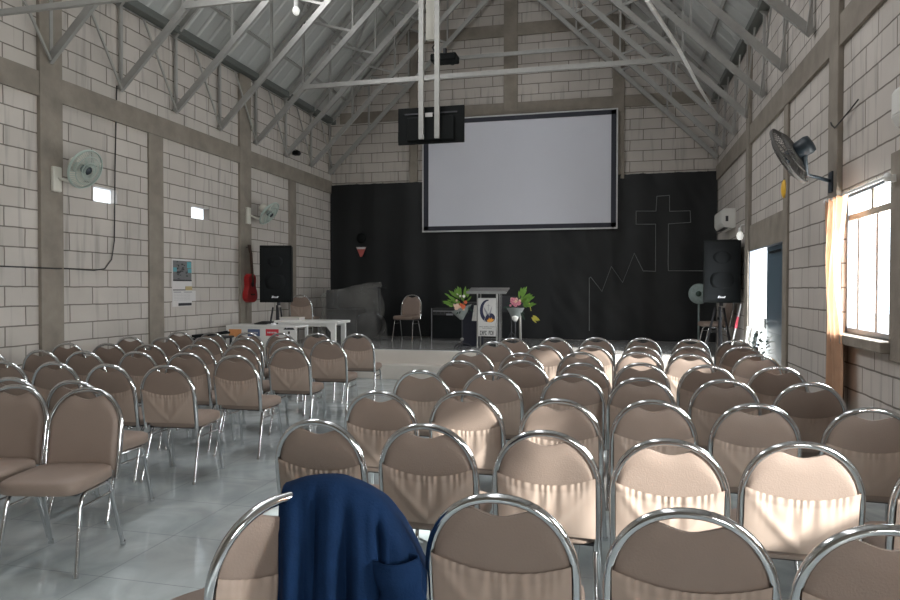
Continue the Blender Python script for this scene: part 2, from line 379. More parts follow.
make_truss(7.35, 'grey steel roof truss with collar tie at the top left of the picture', (4.97,), None, tp)
make_truss(9.55, 'grey steel roof truss directly above the hanging television', (), None, tp)
make_truss(10.65, 'grey steel roof truss whose long collar tie crosses the gable low', (4.93,), None, tp)
make_truss(11.75, 'grey steel roof truss, third from the back gable', (), None, tp)
make_truss(12.85, 'grey steel roof truss, second from the back gable', (), None, tp)
make_truss(13.78, 'grey steel roof truss standing against the back gable with high collar', (6.3,), None, tp)
ws = [5.15,6.25,7.35,8.45,9.55,10.65,11.75,12.85]
for s, side in ((-1,'left'),(1,'right')):
    for i, y in enumerate(ws):
        x = XC+s*(HALF-.09)
        b = MB().bar((x,y+.38,ZE-.05),(x,y+1.06,4.02),.02,.028).build('wall_brace', M['steel'])
        tag(b, 'thin slanted steel brace on the %s wall, %s from the camera' % (side, ['first','second','third','fourth','fifth','sixth','seventh','eighth'][i]), 'brace', 'slanted braces between truss ends')
# roof X bracing on the left slope
for i, y in enumerate((6.25,8.45,10.65)):
    b = MB()
    for a, c in ((1.0,3.2),(3.2,1.0)):
        b.bar((XL+a,y,ZE+SL*a+.0),(XL+c,y+2.1,ZE+SL*c+.0),.035,.02)
    tag(b.build('cross_brace', M['steel']), 'crossed steel roof brace under the left slope, %s from the camera' % ['first','second','third'][i], 'brace', 'crossed braces under the left slope')

# ------------------------------------------------------------------ chairs
W = .2115; ZS = .655; HA = .232
def yb(z): return -.19-(z-.44)*.165
def arch(t):        # t 0..1 along the whole tube
    pass
def arch_pts(w, zs, ha, zlo, n=26, p=2.15):
    pts = [(-w*.97, zlo), (-w, (zlo+zs)/2)]
    for i in range(n+1):
        a = PI - PI*i/n; c, s_ = math.cos(a), math.sin(a)
        pts.append((w*math.copysign(abs(c)**(2/p), c), zs+ha*abs(s_)**(2/p)))
    pts += [(w, (zlo+zs)/2), (w*.97, zlo)]
    return pts
def arch_z(x, w, zs, ha, p=2.15):
    u = min(1, abs(x)/w); return zs + ha*(1-u**p)**(1/p)
def make_chair(label, group):
    t = thing('banquet_chair', label, 'chair', group=group)
    # seat
    rings = [(.02,.415,.94),(.0,.425,1),(.0,.455,1.0),(.012,.474,.985),(.05,.486,.9),(.13,.492,.55),(.2,.493,.03)]
    m = 40; vs = []; mb = MB()
    for ins, z, k in rings:
        for i in range(m):
            a = 2*PI*i/m; c, s_ = math.cos(a), math.sin(a); e = 2/5
            hx = .215*k; hy = .215*k
            vs.append((hx*math.copysign(abs(c)**e, c)*(1+.04*(s_>0)*abs(s_)), .02+hy*math.copysign(abs(s_)**e, s_), z))
    mb.add(vs, [(i*m+k, i*m+(k+1)%m, (i+1)*m+(k+1)%m, (i+1)*m+k) for i in range(len(rings)-1) for k in range(m)], True)
    mb.add(vs[:m], [list(range(m))[::-1]]); mb.add(vs[-m:], [list(range(m))])
    mb.build('seat', M['vinyl'], t)
    # back frame tube
    pts = [(x, yb(z), z) for x, z in arch_pts(W, ZS, HA, .40)]
    MB().tube(pts, .0168, 8, flat=.85).build('back_frame', M['chrome'], t)
    # back pad with hand grip notch
    wi = W-.013
    def top(x):
        z = arch_z(x, wi, ZS, HA-.013)
        if abs(x) < .086: z = min(z, .832 + .034*(abs(x)/.086)**1.7 + (arch_z(.086, wi, ZS, HA-.013)-.866)*(abs(x)/.086)**3)
        return z
    zlo = .445
    def side(k):
        def fn(u, v):
            a = (u*2-1); x = wi*math.sin(a*PI/2); z = zlo+(top(x)-zlo)*v
            e = min(1, (1-abs(x)/wi)*9, (1-v)*9+.0, v*9); e = max(0, e)**.5
            return (x, yb(z) + (.008+.022*e if k else -.006-.008*e), z)
        return fn
    mb = MB(); mb.grid(side(1), 30, 12); mb.grid(lambda u, v: side(0)(1-u, v), 30, 12)
    # rim
    def rimfn(u, v):
        k = u*4; seg = min(3, int(k)); f = k-seg
        uv = ((f,0),(1,f),(1-f,1),(0,1-f))[seg]
        a = Vector(side(1)(*uv)); b = Vector(side(0)(*uv)); return a.lerp(b, v)
    mb.grid(lambda u, v: rimfn(1-u, v), 120, 1)
    pad = mb.build('backrest', M['vinyl'], t)
    # gathered pocket on the rear of the pad
    def pk(u, v):
        a = u*2-1; x = (wi+.002)*a; zt_ = .702-.042*(1-a*a)
        if v > .94: zz = zt_+.010*(v-.94)/.06
        else: zz = .452+(zt_-.452)*(v/.94)
        d = zt_-zz
        edge = (1-a**4)
        ruf = .0021*math.sin(a*43+1.6*math.sin(a*9))*math.exp(-max(d,0)*26)*edge
        fold = .0028*math.sin(a*13+2*math.sin(a*4)+d*9+.6)*math.exp(-((d-.06)/.05)**2)*edge
        vee = .006*math.exp(-((abs(a)*.19+.0-(.19-d))/.03)**2)*edge
        bul = .012*edge*math.sin(min(1, max(0, v/.94))*PI)**.7
        return (x, yb(zz)-.015-bul-max(-.006, ruf+fold+vee)*1.0 - (.004 if v > .9 else 0), zz)
    MB().grid(pk, 90, 22).build('back_pocket', M['pocketf'], pad)
    # legs: two inverted U frames, split at the middle
    for s in (-1, 1):
        xt = .196; x0 = .212
        def leg(sg):
            yt, yf = (.135,.215) if sg > 0 else (-.125,-.235)
            p = [(s*xt, .01, .402), (s*xt, yt-sg*.045, .402), (s*xt, yt-sg*.018, .396), (s*xt, yt, .375), (s*xt, yt+sg*.012, .345)]
            p += [(s*(xt+(x0-xt)*k), yt+sg*.012+(yf-yt-sg*.012)*k, .345*(1-k)+.012*k) for k in (.33,.66,1)]
            mb = MB(); mb.tube(p, .0115, 8)
            mb.tube([(p[-1][0],p[-1][1],.022),(p[-1][0],p[-1][1]+sg*.004,0)], .0145, 8)
            mb.build('leg', M['chrome'], t)
        leg(1); leg(-1)
        MB().tube([(s*(xt+.003),.150,.335),(s*(xt+.003),-.142,.335)], .007, 6).build('stretcher', M['chrome'], t)
    MB().box((-.19,-.16,.404),(.19,.17,.418)).build('seat_frame', M['dark'], t)
    return t
ORD = ['first','second','third','fourth','fifth','sixth','seventh','eighth']
GR, GL = 'banquet chairs in the right-hand block', 'banquet chairs in the left-hand block'
RB = [ [(-.33,1.94),(.20,1.94),(.69,1.93)],
 [(-1.33,2.85),(-.82,2.88),(-.29,2.87),(.21,2.83),(.72,2.91),(1.25,2.86)],
 [(-1.35,3.74),(-.86,3.86),(-.30,3.72),(.20,3.81),(.72,3.83),(1.27,3.84)],
 [(-1.40,4.78),(-.88,4.82),(-.30,4.85),(.17,4.76),(.71,4.81),(1.22,4.78)],
 [(-1.27,5.5),(-.77,5.66),(-.27,5.59),(.20,5.71),(.71,5.68),(1.23,5.72)],
 [(-1.39,6.5),(-.87,6.33),(-.33,6.55),(.21,6.71),(.67,6.61),(1.27,6.73)],
 [(-1.35,7.6),(-.76,7.25),(-.25,7.35),(.26,7.43),(.77,7.54),(1.30,7.64)],
 [(-1.23,8.2),(-.74,8.42),(-.24,8.6),(.32,8.68),(.88,8.61),(1.37,8.55)] ]
LB = [ [(-3.96,3.70),(-3.44,3.68)],
 [(-4.94,4.53),(-4.45,4.56),(-3.92,4.54),(-3.42,4.58)],
 [(-5.95,5.30),(-5.44,5.41),(-4.96,5.43),(-4.44,5.52),(-3.93,5.55),(-3.34,5.43)],
 [(-5.87,6.19),(-5.40,6.26),(-4.90,6.27),(-4.38,6.35),(-3.86,6.37),(-3.30,6.38)],
 [(-5.88,7.19),(-5.41,7.21),(-4.91,7.32),(-4.42,7.40),(-3.86,7.39),(-3.30,7.35)],
 [(-5.88,8.17),(-5.38,8.18),(-4.89,8.27),(-4.40,8.29),(-3.93,8.42),(-3.35,8.42)] ]
BT = .262         # back top lies this far behind the chair's origin
KS, KP = 1.018, .975          # chair size and spacing
proto = None
def put(bx, by, rz, label, group, z=0):
    global proto
    if z == 0: bx *= KP; by *= KP
    loc = (bx - math.sin(rz)*BT*KS, by + math.cos(rz)*BT*KS, z)
    if proto is None:
        proto = make_chair(label, group); proto.location = loc; proto.rotation_euler = (0,0,rz); proto.scale = (KS,KS,KS); return proto
    return dup(proto, loc, rz, label, group)
def special(r, c):
    return {(0,0):'tan chair nearest the camera, just right of the navy jacket',
     (0,1):'tan chair in the nearest row, second to the right of the navy jacket',
     (0,2):'tan chair cut by the bottom right corner of the picture',
     (1,4):'brightly sunlit tan chair in the second row, near the right window',
     (1,5):'tan chair in the second row cut by the right picture edge'}.get((r, c))
for r, row in enumerate(RB):
    for c, (x, y) in enumerate(row):
        lab = special(r, c) or 'tan chrome-framed chair in right-hand block, %s row from camera, %s from the aisle' % (ORD[r], ORD[c])
        put(x, y, math.radians(random.uniform(-3,3)), lab, GR)
for r, row in enumerate(LB):
    for c, (x, y) in enumerate(row):
        k = len(row)-1-c
        if r == 0: lab = ['tan chair back to back behind the aisle-side chair facing the camera', 'tan chair back to back behind the left chair facing the camera'][k]
        else: lab = 'tan chrome-framed chair in left-hand block, %s row from camera, %s from the aisle' % (ORD[r], ORD[k])
        put(x, y, math.radians(3+random.uniform(-3,3)), lab, GL)
GF = 'chairs turned to face the camera'
put(-3.09, 3.42, PI+.2, 'tan chair facing the camera at the aisle end of the left block', GF)
put(-3.62, 3.42, PI+.16, 'tan chair facing the camera at the left picture edge', GF)
jr = math.radians(58)
JX, JY = -.93, 1.80
jch = put(-.935, 1.80, jr, 'tan chair with a navy jacket hung over its back', GR)
put(-4.02, 13.10, PI-.12, 'tan chair standing alone on stage against the black curtain', 'chairs on the stage', STAGE)
put(-5.76, 11.62, .1, 'tan chair on stage by the left wall behind the white tables', 'chairs on the stage', STAGE)
put(1.84, 11.86, PI/2+.1, 'dark chrome chair on stage beneath the right loudspeaker', 'chairs on the stage', STAGE)

# ------------------------------------------------------------------ navy jacket over the chair back
jk = thing('jacket', 'navy blue jacket draped over the back of the front left chair', 'jacket', (JX,JY,0), .2418)
TK = [(-.012,.92),(.03,.938),(.07,.945),(.13,.945),(.19,.925),(.25,.893),(.30,.845),(.345,.78),(.380,.71),(.402,.64)]
def lin(T, x):
    if x <= T[0][0]: return T[0][1]
    for (a, p), (b, q) in zip(T[:-1], T[1:]):
        if x <= b: return p+(q-p)*(x-a)/(b-a)
    return T[-1][1]
def jfn(u, v):
    # u across the shoulders, v from rear hem over the ridge to the front hem; the wearer's collar is at the left
    x = -.012+.414*u
    T = sum(lin(TK, x+d) for d in (-.02,-.01,0,.01,.02))/5
    hem = .30+.05*math.sin(x*17+.4)+(.16 if x > .33 else 0)*(x-.33)/.09
    sgn, k = (1, 1-v/.35) if v < .35 else (-1, (v-.35)/.65)
    if sgn > 0: hem = .52
    z = T-(T-hem)*k**1.15; dz = T-z
    rnd = min(1, dz/.035)**.5; grow = min(1, dz/.34)
    n0 = noise.noise(Vector((x*8, z*5, 1.7))); n1 = noise.noise(Vector((x*22+z*3, z*6, 4.2)))
    ph = x*50+2.2*math.sin(x*11)+(x-.15)*dz*30
    f = (.023*math.sin(ph)+.014*math.sin(x*97-dz*5+1)+.018*n0+.010*n1)*(.18+grow)
    valley = -.045*math.exp(-((x-.265-.05*dz)/.016)**2)*min(1, dz/.08)      # seam where the sleeve falls away
    valley += -.028*math.exp(-((x-.085-.03*dz)/.014)**2)*min(1, dz/.12)
    off = (.03+.075*grow)*rnd + (f+valley)*rnd
    if sgn > 0: off = .04*rnd+.3*f*rnd
    xx = x + .010*n0*grow + (.012*grow*math.sin(z*23) if x > .3 else 0) - (.03*grow*grow if x > .36 else 0)
    return (xx, (JB if sgn < 0 else JF)*min(1, dz/.05)+sgn*off, z)
JB, JF = -.02, .16
o = MB().grid(jfn, 110, 90).build('body', M['navy'], jk)
o.modifiers.new('thick', 'SOLIDIFY').thickness = .006
# hanging sleeve with cuff folds on the right
def slv(u, v):
    a = u*2*PI; z = .74-.36*v; cx = .315+.045*math.sin(v*2.2)-.02*v; r = .062-.008*v
    w = 1+.10*math.sin(v*23+2*math.sin(a))+.08*math.sin(3*a+v*8)
    return (cx+r*w*math.cos(a), -.085-.02*v+r*.7*w*math.sin(a), z)
o = MB().grid(slv, 24, 36).build('sleeve', M['navy'], jk)
o.modifiers.new('thick', 'SOLIDIFY').thickness = .005

# ------------------------------------------------------------------ back wall
def curt(u, v):
    x = XL+.02+(XR-XL-.04)*u; z = STAGE+.005+(3.775-STAGE)*v + (.012*math.sin(x*23)*noise.noise(Vector((x*3,0,0))) if v > .95 else 0)
    f = .012*math.sin(x*9+.6*math.sin(x*2.3))+.018*noise.noise(Vector((x*2.2,z*.7,3)))
    if x > -1.3: f += .014*noise.noise(Vector((x*5+z*3,z*2.4,9)))
    return (x, D-.055+f, z)
tag(MB().grid(curt, 240, 40).build('backdrop_curtain', M['black_cloth']), 'wide black fabric backdrop covering the lower back wall of the stage', 'curtain')
ps = thing('projection_screen', 'large white projection screen with dark border on the back wall', 'screen', (0,D-.10,0))
MB().box((-3.92,-.02,2.80),(-.08,.0,4.99)).build('panel', M['screen'], ps)
b = MB()
for lo, hi in (((-3.985,-.03,2.73),(-3.88,.01,5.055)),((-.115,-.03,2.73),(-.015,.01,5.055)),((-3.985,-.03,2.73),(-.015,.01,2.82)),((-3.985,-.03,4.965),(-.015,.01,5.055))): b.box(lo, hi)
b.build('border', M['frame_navy'], ps)
b = MB()
for lo, hi in (((-4.015,-.026,2.70),(-3.985,.015,5.085)),((-.015,-.026,2.70),(.015,.015,5.085)),((-3.985,-.026,2.70),(-.015,.015,2.73)),((-3.985,-.026,5.055),(-.015,.015,5.085))): b.box(lo, hi)
b.build('outer_trim', M['trimwhite'], ps)
cp = [(1.65,1.855),(.985,1.86),(.98,2.0),(.98,2.775),(1.39,2.795),(1.38,3.02),(1.0,3.02),(.995,3.33),(.76,3.32),(.745,3.03),(.37,3.04),(.37,2.78),(.74,2.775),(.745,1.85),(.51,1.86),(.34,2.21),(.12,1.63),(-.10,1.95),(-.28,1.45),(-.50,1.74),(-.53,1.72),(-.525,.66)]
tag(MB().tube([(x, D-.10, z) for x, z in cp], .0085, 6).build('light_hose', M['rope']), 'thin light hose outlining a cross and heartbeat line on the black backdrop', 'light hose')
pn = thing('pennant', 'small red and white pennant under a dark ball on the backdrop', 'ornament', (-5.40,D-.12,2.3))
MB().prism([(-.115,0,.10),(.11,0,.105),(.02,0,-.11),(-.02,0,-.11)], (0,.02,0)).build('flag', mat('faded_red', (.45,.10,.085), .7), pn)
MB().prism([(-.115,-.004,.105),(.11,-.004,.105),(.09,-.004,.06),(-.09,-.004,.06)], (0,.004,0)).build('flag_band', M['paper'], pn)
MB().ball((-.0,0,.30), .11, 10, (1,.35,1)).build('ball', M['black'], pn)

# ------------------------------------------------------------------ hanging television, projector, pipes
tv = thing('television', 'black television seen from behind, hanging from two poles', 'television', (-2.67,9.62,3.91))
MB().box((-.505,0,-.27),(.505,.035,.27)).build('casing', M['black'], tv, bevel=.006)
MB().box((-.36,-.035,-.23),(.36,0,.12)).build('rear_housing', M['black'], tv, bevel=.015)
MB().box((-.40,-.012,.165),(.40,0,.185)).build('vent_line', M['dark'], tv)
MB().box((-.075,-.03,.115),(.035,-.036,.175)).build('rating_label', M['paper'], tv)
for x, w in ((-2.795,'left'),(-2.555,'right')):
    tag(MB().box((x-.036,9.53,3.70),(x+.036,9.575,7.3)).build('hanging_pole', M['steel']), 'long grey %s steel pole holding the television' % w, 'pole', 'poles holding the television')
tag(MB().box((-2.765,9.70,5.2),(-2.64,9.78,7.35)).build('cable_duct', M['ivory']), 'pale vertical cable duct between the two television poles', 'duct')
pj = thing('projector', 'small dark ceiling projector hanging behind the television poles', 'projector', (-2.56,10.03,5.0))
MB().box((-.20,-.13,-.05),(.20,.13,.06)).build('body', M['black'], pj, bevel=.02)
MB().tube([(0,0,.06),(0,0,.16)], .03, 10).box((-.12,-.03,.06),(.0,.03,.09)).build('mount', M['dark'], pj)
MB().tube([(.08,.13,.0),(.08,.17,.0)], .045, 14).build('lens', M['dark'], pj)
MB().tube([(-.12,-.05,.05),(-.17,-.1,.16),(-.10,-.08,.26),(-.14,-.17,.32),(-.14,-.2,.42)], .012, 6).build('cable', M['cable'], pj)
tag(MB().tube([(.28,7.0,4.36),(.70,8.6,4.42),(1.15,10.4,4.42),(1.74,12.9,4.58)], .024, 8).build('conduit_pipe', M['pvc']), 'thin white pipe slung beneath the right roof slope', 'pipe')
lb = thing('light_bulb', 'white bulb hanging under the left roof trusses', 'lamp', (-3.67,7.31,4.76))
MB().ball((0,0,0), .042, 8, (1,1,1.25)).build('bulb', M['bulb'], lb)
MB().tube([(0,0,.04),(0,0,.13)], .026, 8).tube([(0,0,.13),(0,0,.20)], .008, 6).build('holder', M['pvc'], lb)
lb2 = thing('light_bulb', 'white bulb lamp on the right wall above the door corner', 'lamp', (XR-.10,10.85,2.30))
MB().ball((0,0,0), .05, 8, (1,1,1.3)).build('bulb', M['bulb'], lb2)
MB().tube([(.0,0,.05),(.0,0,.12)], .025, 8).tube([(0,0,.12),(.02,.0,.16),(.10,0,.16)], .01, 6).build('holder', M['pvc'], lb2)

# ------------------------------------------------------------------ wall fans
def make_fan(label, loc, face, r, mats, mount, base_pos):
    f = thing('wall_fan', label, 'fan', loc, group='wall fans')
    mg, mm, mb_ = mats
    d = Vector(face).normalized(); q = d.to_track_quat('Z', 'Y').to_matrix()
    # guard: front and rear wire domes
    g = MB()
    def ringpts(rad, h, n=28): return [q @ Vector((rad*math.cos(2*PI*i/n), rad*math.sin(2*PI*i/n), h)) for i in range(n+1)]
    for rad, h in ((r,0),(r*.995,.012),(r*.72,.045),(r*.42,.06)): g.tube(ringpts(rad, h), .005 if rad < r*.9 else .009, 5, False)
    for rad, h in ((r*.72,-.045),(r*.42,-.06)): g.tube(ringpts(rad, h), .004, 5, False)
    for i in range(48):
        a = 2*PI*i/48
        P_ = lambda rad, h: q @ Vector((rad*math.cos(a), rad*math.sin(a), h))
        g.tube([P_(r,.006),(P_(r*.72,.045)),P_(r*.42,.06),P_(.05,.064)], .0028, 4, False)
        g.tube([P_(r,-.003),(P_(r*.72,-.045)),P_(r*.42,-.06),P_(.06,-.064)], .0028, 4, False)
    g.build('guard', mg, f)
    b = MB()
    for k in range(3):
        def bl(u, v, k=k):
            a = 2*PI*k/3+(u-.5)*1.25*(.5+.6*v); rad = .03+(r*.88-.03)*v
            return q @ Vector((rad*math.cos(a), rad*math.sin(a), (u-.5)*.07))
        b.grid(bl, 8, 8)
    b.build('blades', mb_, f)
    MB().lathe([(.0,.07),(.035,.066),(.05,.05),(.05,-.02)], 16, M=q).build('hub_cap', M['motor'] if mount == 'l' else mm, f)
    MB().lathe([(.05,-.05),(.075,-.075),(.08,-.16),(.07,-.19),(.0,-.20)], 18, M=q).build('motor', mm, f)
    bp = Vector(base_pos)-Vector(loc); m0 = q @ Vector((0,0,-.13))
    knee = Vector((m0.x, m0.y, m0.z-.10)) ; mid = knee.lerp(bp, .45)+Vector((0,0,-.07))
    ar = MB(); ar.tube([m0, knee, Vector((knee.x*.8+mid.x*.2, knee.y*.8+mid.y*.2, mid.z)), mid, bp], [.03,.024,.018,.016,.016], 8); ar.build('arm', mm if mount == 'r' else mb_, f)
    return f, bp
fg = (M['fan_grey'], M['motor'], M['fan_grey'])
f, bp = make_fan('black wall fan on the right wall above the door side', (1.43,6.30,2.64), (-.72,.42,-.42), .265, fg, 'r', (XR-.06,6.62,2.46))
MB().box((bp.x-.0,bp.y-.05,bp.z-.10),(bp.x+.02,bp.y+.05,bp.z+.08)).build('wall_plate', M['motor'], f)
for lab, loc, base, dr in (('pale green wall fan on the left column nearest the camera', (-5.86,6.46,2.85), (XL+.08,6.30,2.74), (.90,-.02,-.42)),
                       ('pale wall fan on the left column above the red guitar', (-5.84,10.60,2.80), (XL+.08,10.36,2.76), (.80,.05,-.62))):
    f, bp = make_fan(lab, loc, dr, .225, (M['fan_green'], M['ivory'], M['ivory']), 'l', base)
    MB().box((bp.x-.035,bp.y-.06,bp.z-.16),(bp.x+.01,bp.y+.06,bp.z+.12)).build('wall_plate', M['ivory'], f, bevel=.012)
sf = thing('standing_fan', 'small grey-green standing fan half hidden behind the right loudspeaker', 'fan', (1.40,12.45,STAGE))
q = Vector((-.3,-1,0)).to_track_quat('Z','Y').to_matrix()
MB().lathe([(.0,.05),(.10,.045),(.17,.02),(.18,0),(.17,-.02),(.10,-.05),(.0,-.06)], 24, (0,0,.95), q).build('guard', M['palegreen'], sf)
MB().lathe([(.0,.068),(.045,.06),(.05,.045)], 14, (0,0,.95), q).build('hub_cap', M['darkleaf'], sf)
MB().tube([(0,.03,.03),(0,.03,.90)], .016, 8).build('pole', M['palegreen'], sf)
MB().lathe([(.15,0),(.15,.02),(.03,.05),(.0,.05)], 20, (0,.03,0)).build('base', M['palegreen'], sf)

# ------------------------------------------------------------------ right wall fittings
def make_ac(label, y0, y1, z0, z1, dep):
    t = thing('air_conditioner', label, 'air conditioner', (XR,(y0+y1)/2,z0), group='wall air conditioners')
    h = z1-z0; l = (y1-y0)/2
    prof = [(0,0,.02),(-.05,0,0),(-dep*.85,0,.03),(-dep,0,.09),(-dep,0,h-.03),(-dep*.9,0,h),(0,0,h)]
    MB().prism([(x,-l,z) for x,_,z in prof], (0,2*l,0)).build('housing', M['ac'], t, bevel=.008)
    MB().box((-dep*.83,-l+.05,.012),(-dep*.3,l-.05,.02)).build('louvre', M['dark'], t)
    MB().box((-dep*.75,-l-.004,h*.35),(-dep*.55,-l+.0,h*.62)).build('side_panel', M['dark'], t)
    MB().box((-dep-.004,-l+.03,.10),(-dep,l-.03,h-.04)).build('front_panel', M['ac'], t)
    return t
make_ac('white split air conditioner on the right wall beside the black backdrop', 11.85, 12.75, 2.50, 2.83, .21)
make_ac('white air conditioner cut by the right picture edge', 4.05, 4.86, 2.50, 2.77, .2)
yl = thing('yellow_ornament', 'small yellow oval ornament hung on the right wall below the fan', 'ornament', (XR-.03,8.44,2.65))
MB().ball((0,0,0), .085, 10, (.4,.8,1.25)).build('body', M['yellow'], yl)
MB().tube([(0,0,.1),(0.02,0,.16)], .006, 6).build('hook', M['cable'], yl)
cr_ = thing('curtain_rod', 'white curtain rod above the right window', 'curtain rod', (XR-.10,0,2.27))
MB().tube([(0,5.2,0),(0,6.56,0)], .013, 10).build('rod', M['pvc'], cr_)
for y in (5.24,6.50): MB().box((0,y-.015,-.03),(.10,y+.015,.02)).build('bracket', M['pvc'], cr_)
for y in (5.19,6.575): MB().ball((0,y,0), .026, 8).build('finial', M['pvc'], cr_)
def cu(u, v):
    z = .55+(2.275-.55)*v; pin = 1-.35*math.exp(-((z-1.55)/.45)**2)
    y = 6.53-(.50*u)*pin*(1-.25*(1-v)*0)
    return (XR-.10+.028*math.sin(u*24+.5*math.sin(z*2))*(.6+.4*v)+.008*math.sin(z*5+u*9), y, z)
ct = MB().grid(cu, 60, 24).build('window_curtain', M['orange'])
tag(ct, 'orange window curtain gathered at the far side of the right window', 'curtain')
def cu3(u, v):  # unseen curtain, added to keep sun off some second-row chairs
    z = .55+(2.275-.55)*v; y = 1.13+.40*u
    return (XR-.10+.028*math.sin(u*22+.5*math.sin(z*2)), y, z)
ct2 = MB().grid(cu3, 50, 24).build('window_curtain', M['orange'])
tag(ct2, 'unseen orange curtain added to block sun from the second-row chairs', 'curtain')
def cu2(u, v):  # dark strip stands in for the curtain's shaded, backlit edge
    z = .5+(1.12-.5)*v; return (XR-.055+.012*math.sin(u*9), 6.36-.14*u, z)
MB().grid(cu2, 12, 4).build('shaded_edge', M['curtain_shade'], ct)
tag(MB().tube([(XR-.02,6.76,3.0),(XR-.03,6.72,3.02),(XR-.06,6.6,2.95),(XR-.06,6.5,2.9),(XR-.03,6.2,2.98),(XR-.02,6.05,3.02)], .006, 6).build('fan_cable', M['cable']), 'thin cable looping round the right column above the window', 'cable')
def rz_box(mb, c, s, a):
    m = Matrix.Rotation(a, 3, 'Z'); x, y, z = s
    vs = [m @ Vector((i*x/2, j*y/2, k*z/2)) + Vector(c) for k in (-1,1) for i, j in ((-1,-1),(1,-1),(1,1),(-1,1))]
    return mb.add(vs, [(0,3,2,1),(4,5,6,7),(0,1,5,4),(1,2,6,5),(2,3,7,6),(3,0,4,7)])
bd = thing('slat_bundle', 'pale upright slats leaning beside the open right door', 'slats', (1.74,9.85,0))
for k, (y, h, w) in enumerate(((-.28,.96,.10),(-.13,.88,.07),(.04,.98,.12),(.2,.9,.08),(.38,.97,.1))):
    MB().bar((-.08+.01*k,y,0),(.06,y,h),.02,w,up=(0,1,0)).build('slat', M['ac'], bd)
pl = thing('potted_plant', 'grey-green leafy plant at the foot of the blue door', 'plant', (1.72,9.12,0)); pl.scale = (1.1,1.1,1.3)
MB().lathe([(.09,0),(.12,.2),(.13,.22),(.11,.22),(.1,.2),(.0,.19)], 18).build('pot', M['ac'], pl)
MB().tube([(0,0,.15),(.01,.0,.4),(0,.01,.6)], .012, 6).build('stem', M['wood'], pl)
b = MB(); rr = random.Random(3)
for k in range(150):
    a = rr.uniform(0,2*PI); ph = rr.uniform(-.4,1.2); R_ = rr.uniform(.05,.2)
    c = Vector((R_*math.cos(a)*.7, R_*math.sin(a)*1.3, .48+R_*1.4*math.sin(ph)))
    dv = Vector((math.cos(a), math.sin(a), rr.uniform(-.3,.8))).normalized()*rr.uniform(.05,.09); sd = dv.cross(Vector((0,0,1))).normalized()*.022
    b.add([c, c+dv*.5+sd, c+dv, c+dv*.5-sd], [(0,1,2,3)])
b.build('leaves', M['palegreen'], pl)
br = thing('broom', 'white-handled broom with pink grip leaning near the stage corner', 'broom', (1.60,10.72,0))
MB().tube([(0,0,.30),(.20,.05,1.28)], .011, 8).build('handle', M['pvc'], br)
MB().tube([(.125,.03,.92),(.16,.04,1.09)], .02, 8).build('grip', M['pink'], br)
MB().prism([(-.16,-.03,.242),(.14,-.03,.242),(.06,-.02,.36),(-.06,-.02,.36)], (0,.05,0)).build('brush', M['wood'], br)

# ------------------------------------------------------------------ loudspeakers
def logo_strokes(mb, x, z, y, s):
    # a small slanted wordmark, too small to read in the photograph
    px = x
    for w, h in ((.034,.05),(.016,.04),(.014,.032),(.016,.030),(.014,.030),(.022,.044)):
        mb.prism([(px,y,z),(px+w*s,y,z),(px+w*s+.012,y,z+h*s),(px+.012,y,z+h*s)], (0,-.003,0)); px += w*s+.005
    return mb
def make_speaker(label, loc, rz, w, h, dp):
    t = thing('loudspeaker', label, 'loudspeaker', loc, rz, 'loudspeakers on stands')
    MB().prism([(-w/2,-dp/2,0),(w/2,-dp/2,0),(w/2*.72,dp/2,0),(-w/2*.72,dp/2,0)], (0,0,h)).build('cabinet', M['black'], t, bevel=.012)
    def gf(u, v):
        return (-w/2+.03+(w-.06)*u, -dp/2-.004-.018*math.sin(PI*u)**.6*min(1,8*min(v,1-v)), .04+(h-.08)*v)
    MB().grid(lambda u, v: gf(u, v), 16, 24).build('grille', M['grille'], t)
    for zc, r in ((h*.36,.17),(h*.72,.13)):
        MB().lathe([(r*.98,0),(r,.006),(r*.6,.012),(0,.012)], 26, (0,-dp/2-.012,zc), Matrix.Rotation(PI/2,3,'X')).build('driver', M['grille'], t)
    logo_strokes(MB(), -.06, .075, -dp/2-.024, .68).build('badge', M['logo'], t)
    MB().tube([(0,0,-.05),(0,0,0)], .03, 10).build('pole_socket', M['dark'], t)
    return t
def make_stand(label, loc, top, spread, rz):
    t = thing('tripod_stand', label, 'speaker stand', loc, rz, 'loudspeaker stands')
    MB().tube([(0,0,.1),(0,0,top)], .02, 10).build('pole', M['dark'], t)
    MB().tube([(0,0,top*.72),(0,0,top*.78)], .034, 10).build('collar', M['black'], t)
    for k in range(3):
        a = 2*PI*k/3; MB().bar((.07*math.cos(a),.07*math.sin(a),top*.97),(spread*math.cos(a),spread*math.sin(a),.0),.022,.03).build('leg', M['dark'], t)
    return t
make_stand('black tripod stand under the left loudspeaker', (-5.53,10.30,0), 1.22, .27, math.radians(190))
make_speaker('black loudspeaker standing by the left block wall', (-5.50,10.30,1.27), math.radians(14), .53, .94, .42)
make_stand('dark tripod stand under the right loudspeaker on the stage edge', (1.575,11.28,STAGE), .76, .24, math.radians(30))
make_speaker('black loudspeaker raised beside the right door', (1.59,11.24,1.29), math.radians(-6), .54, .97, .42)

# ------------------------------------------------------------------ left wall fittings
gt = thing('guitar', 'red acoustic guitar hanging on the left concrete column', 'guitar', (XL+P+.015,10.36,0)); 
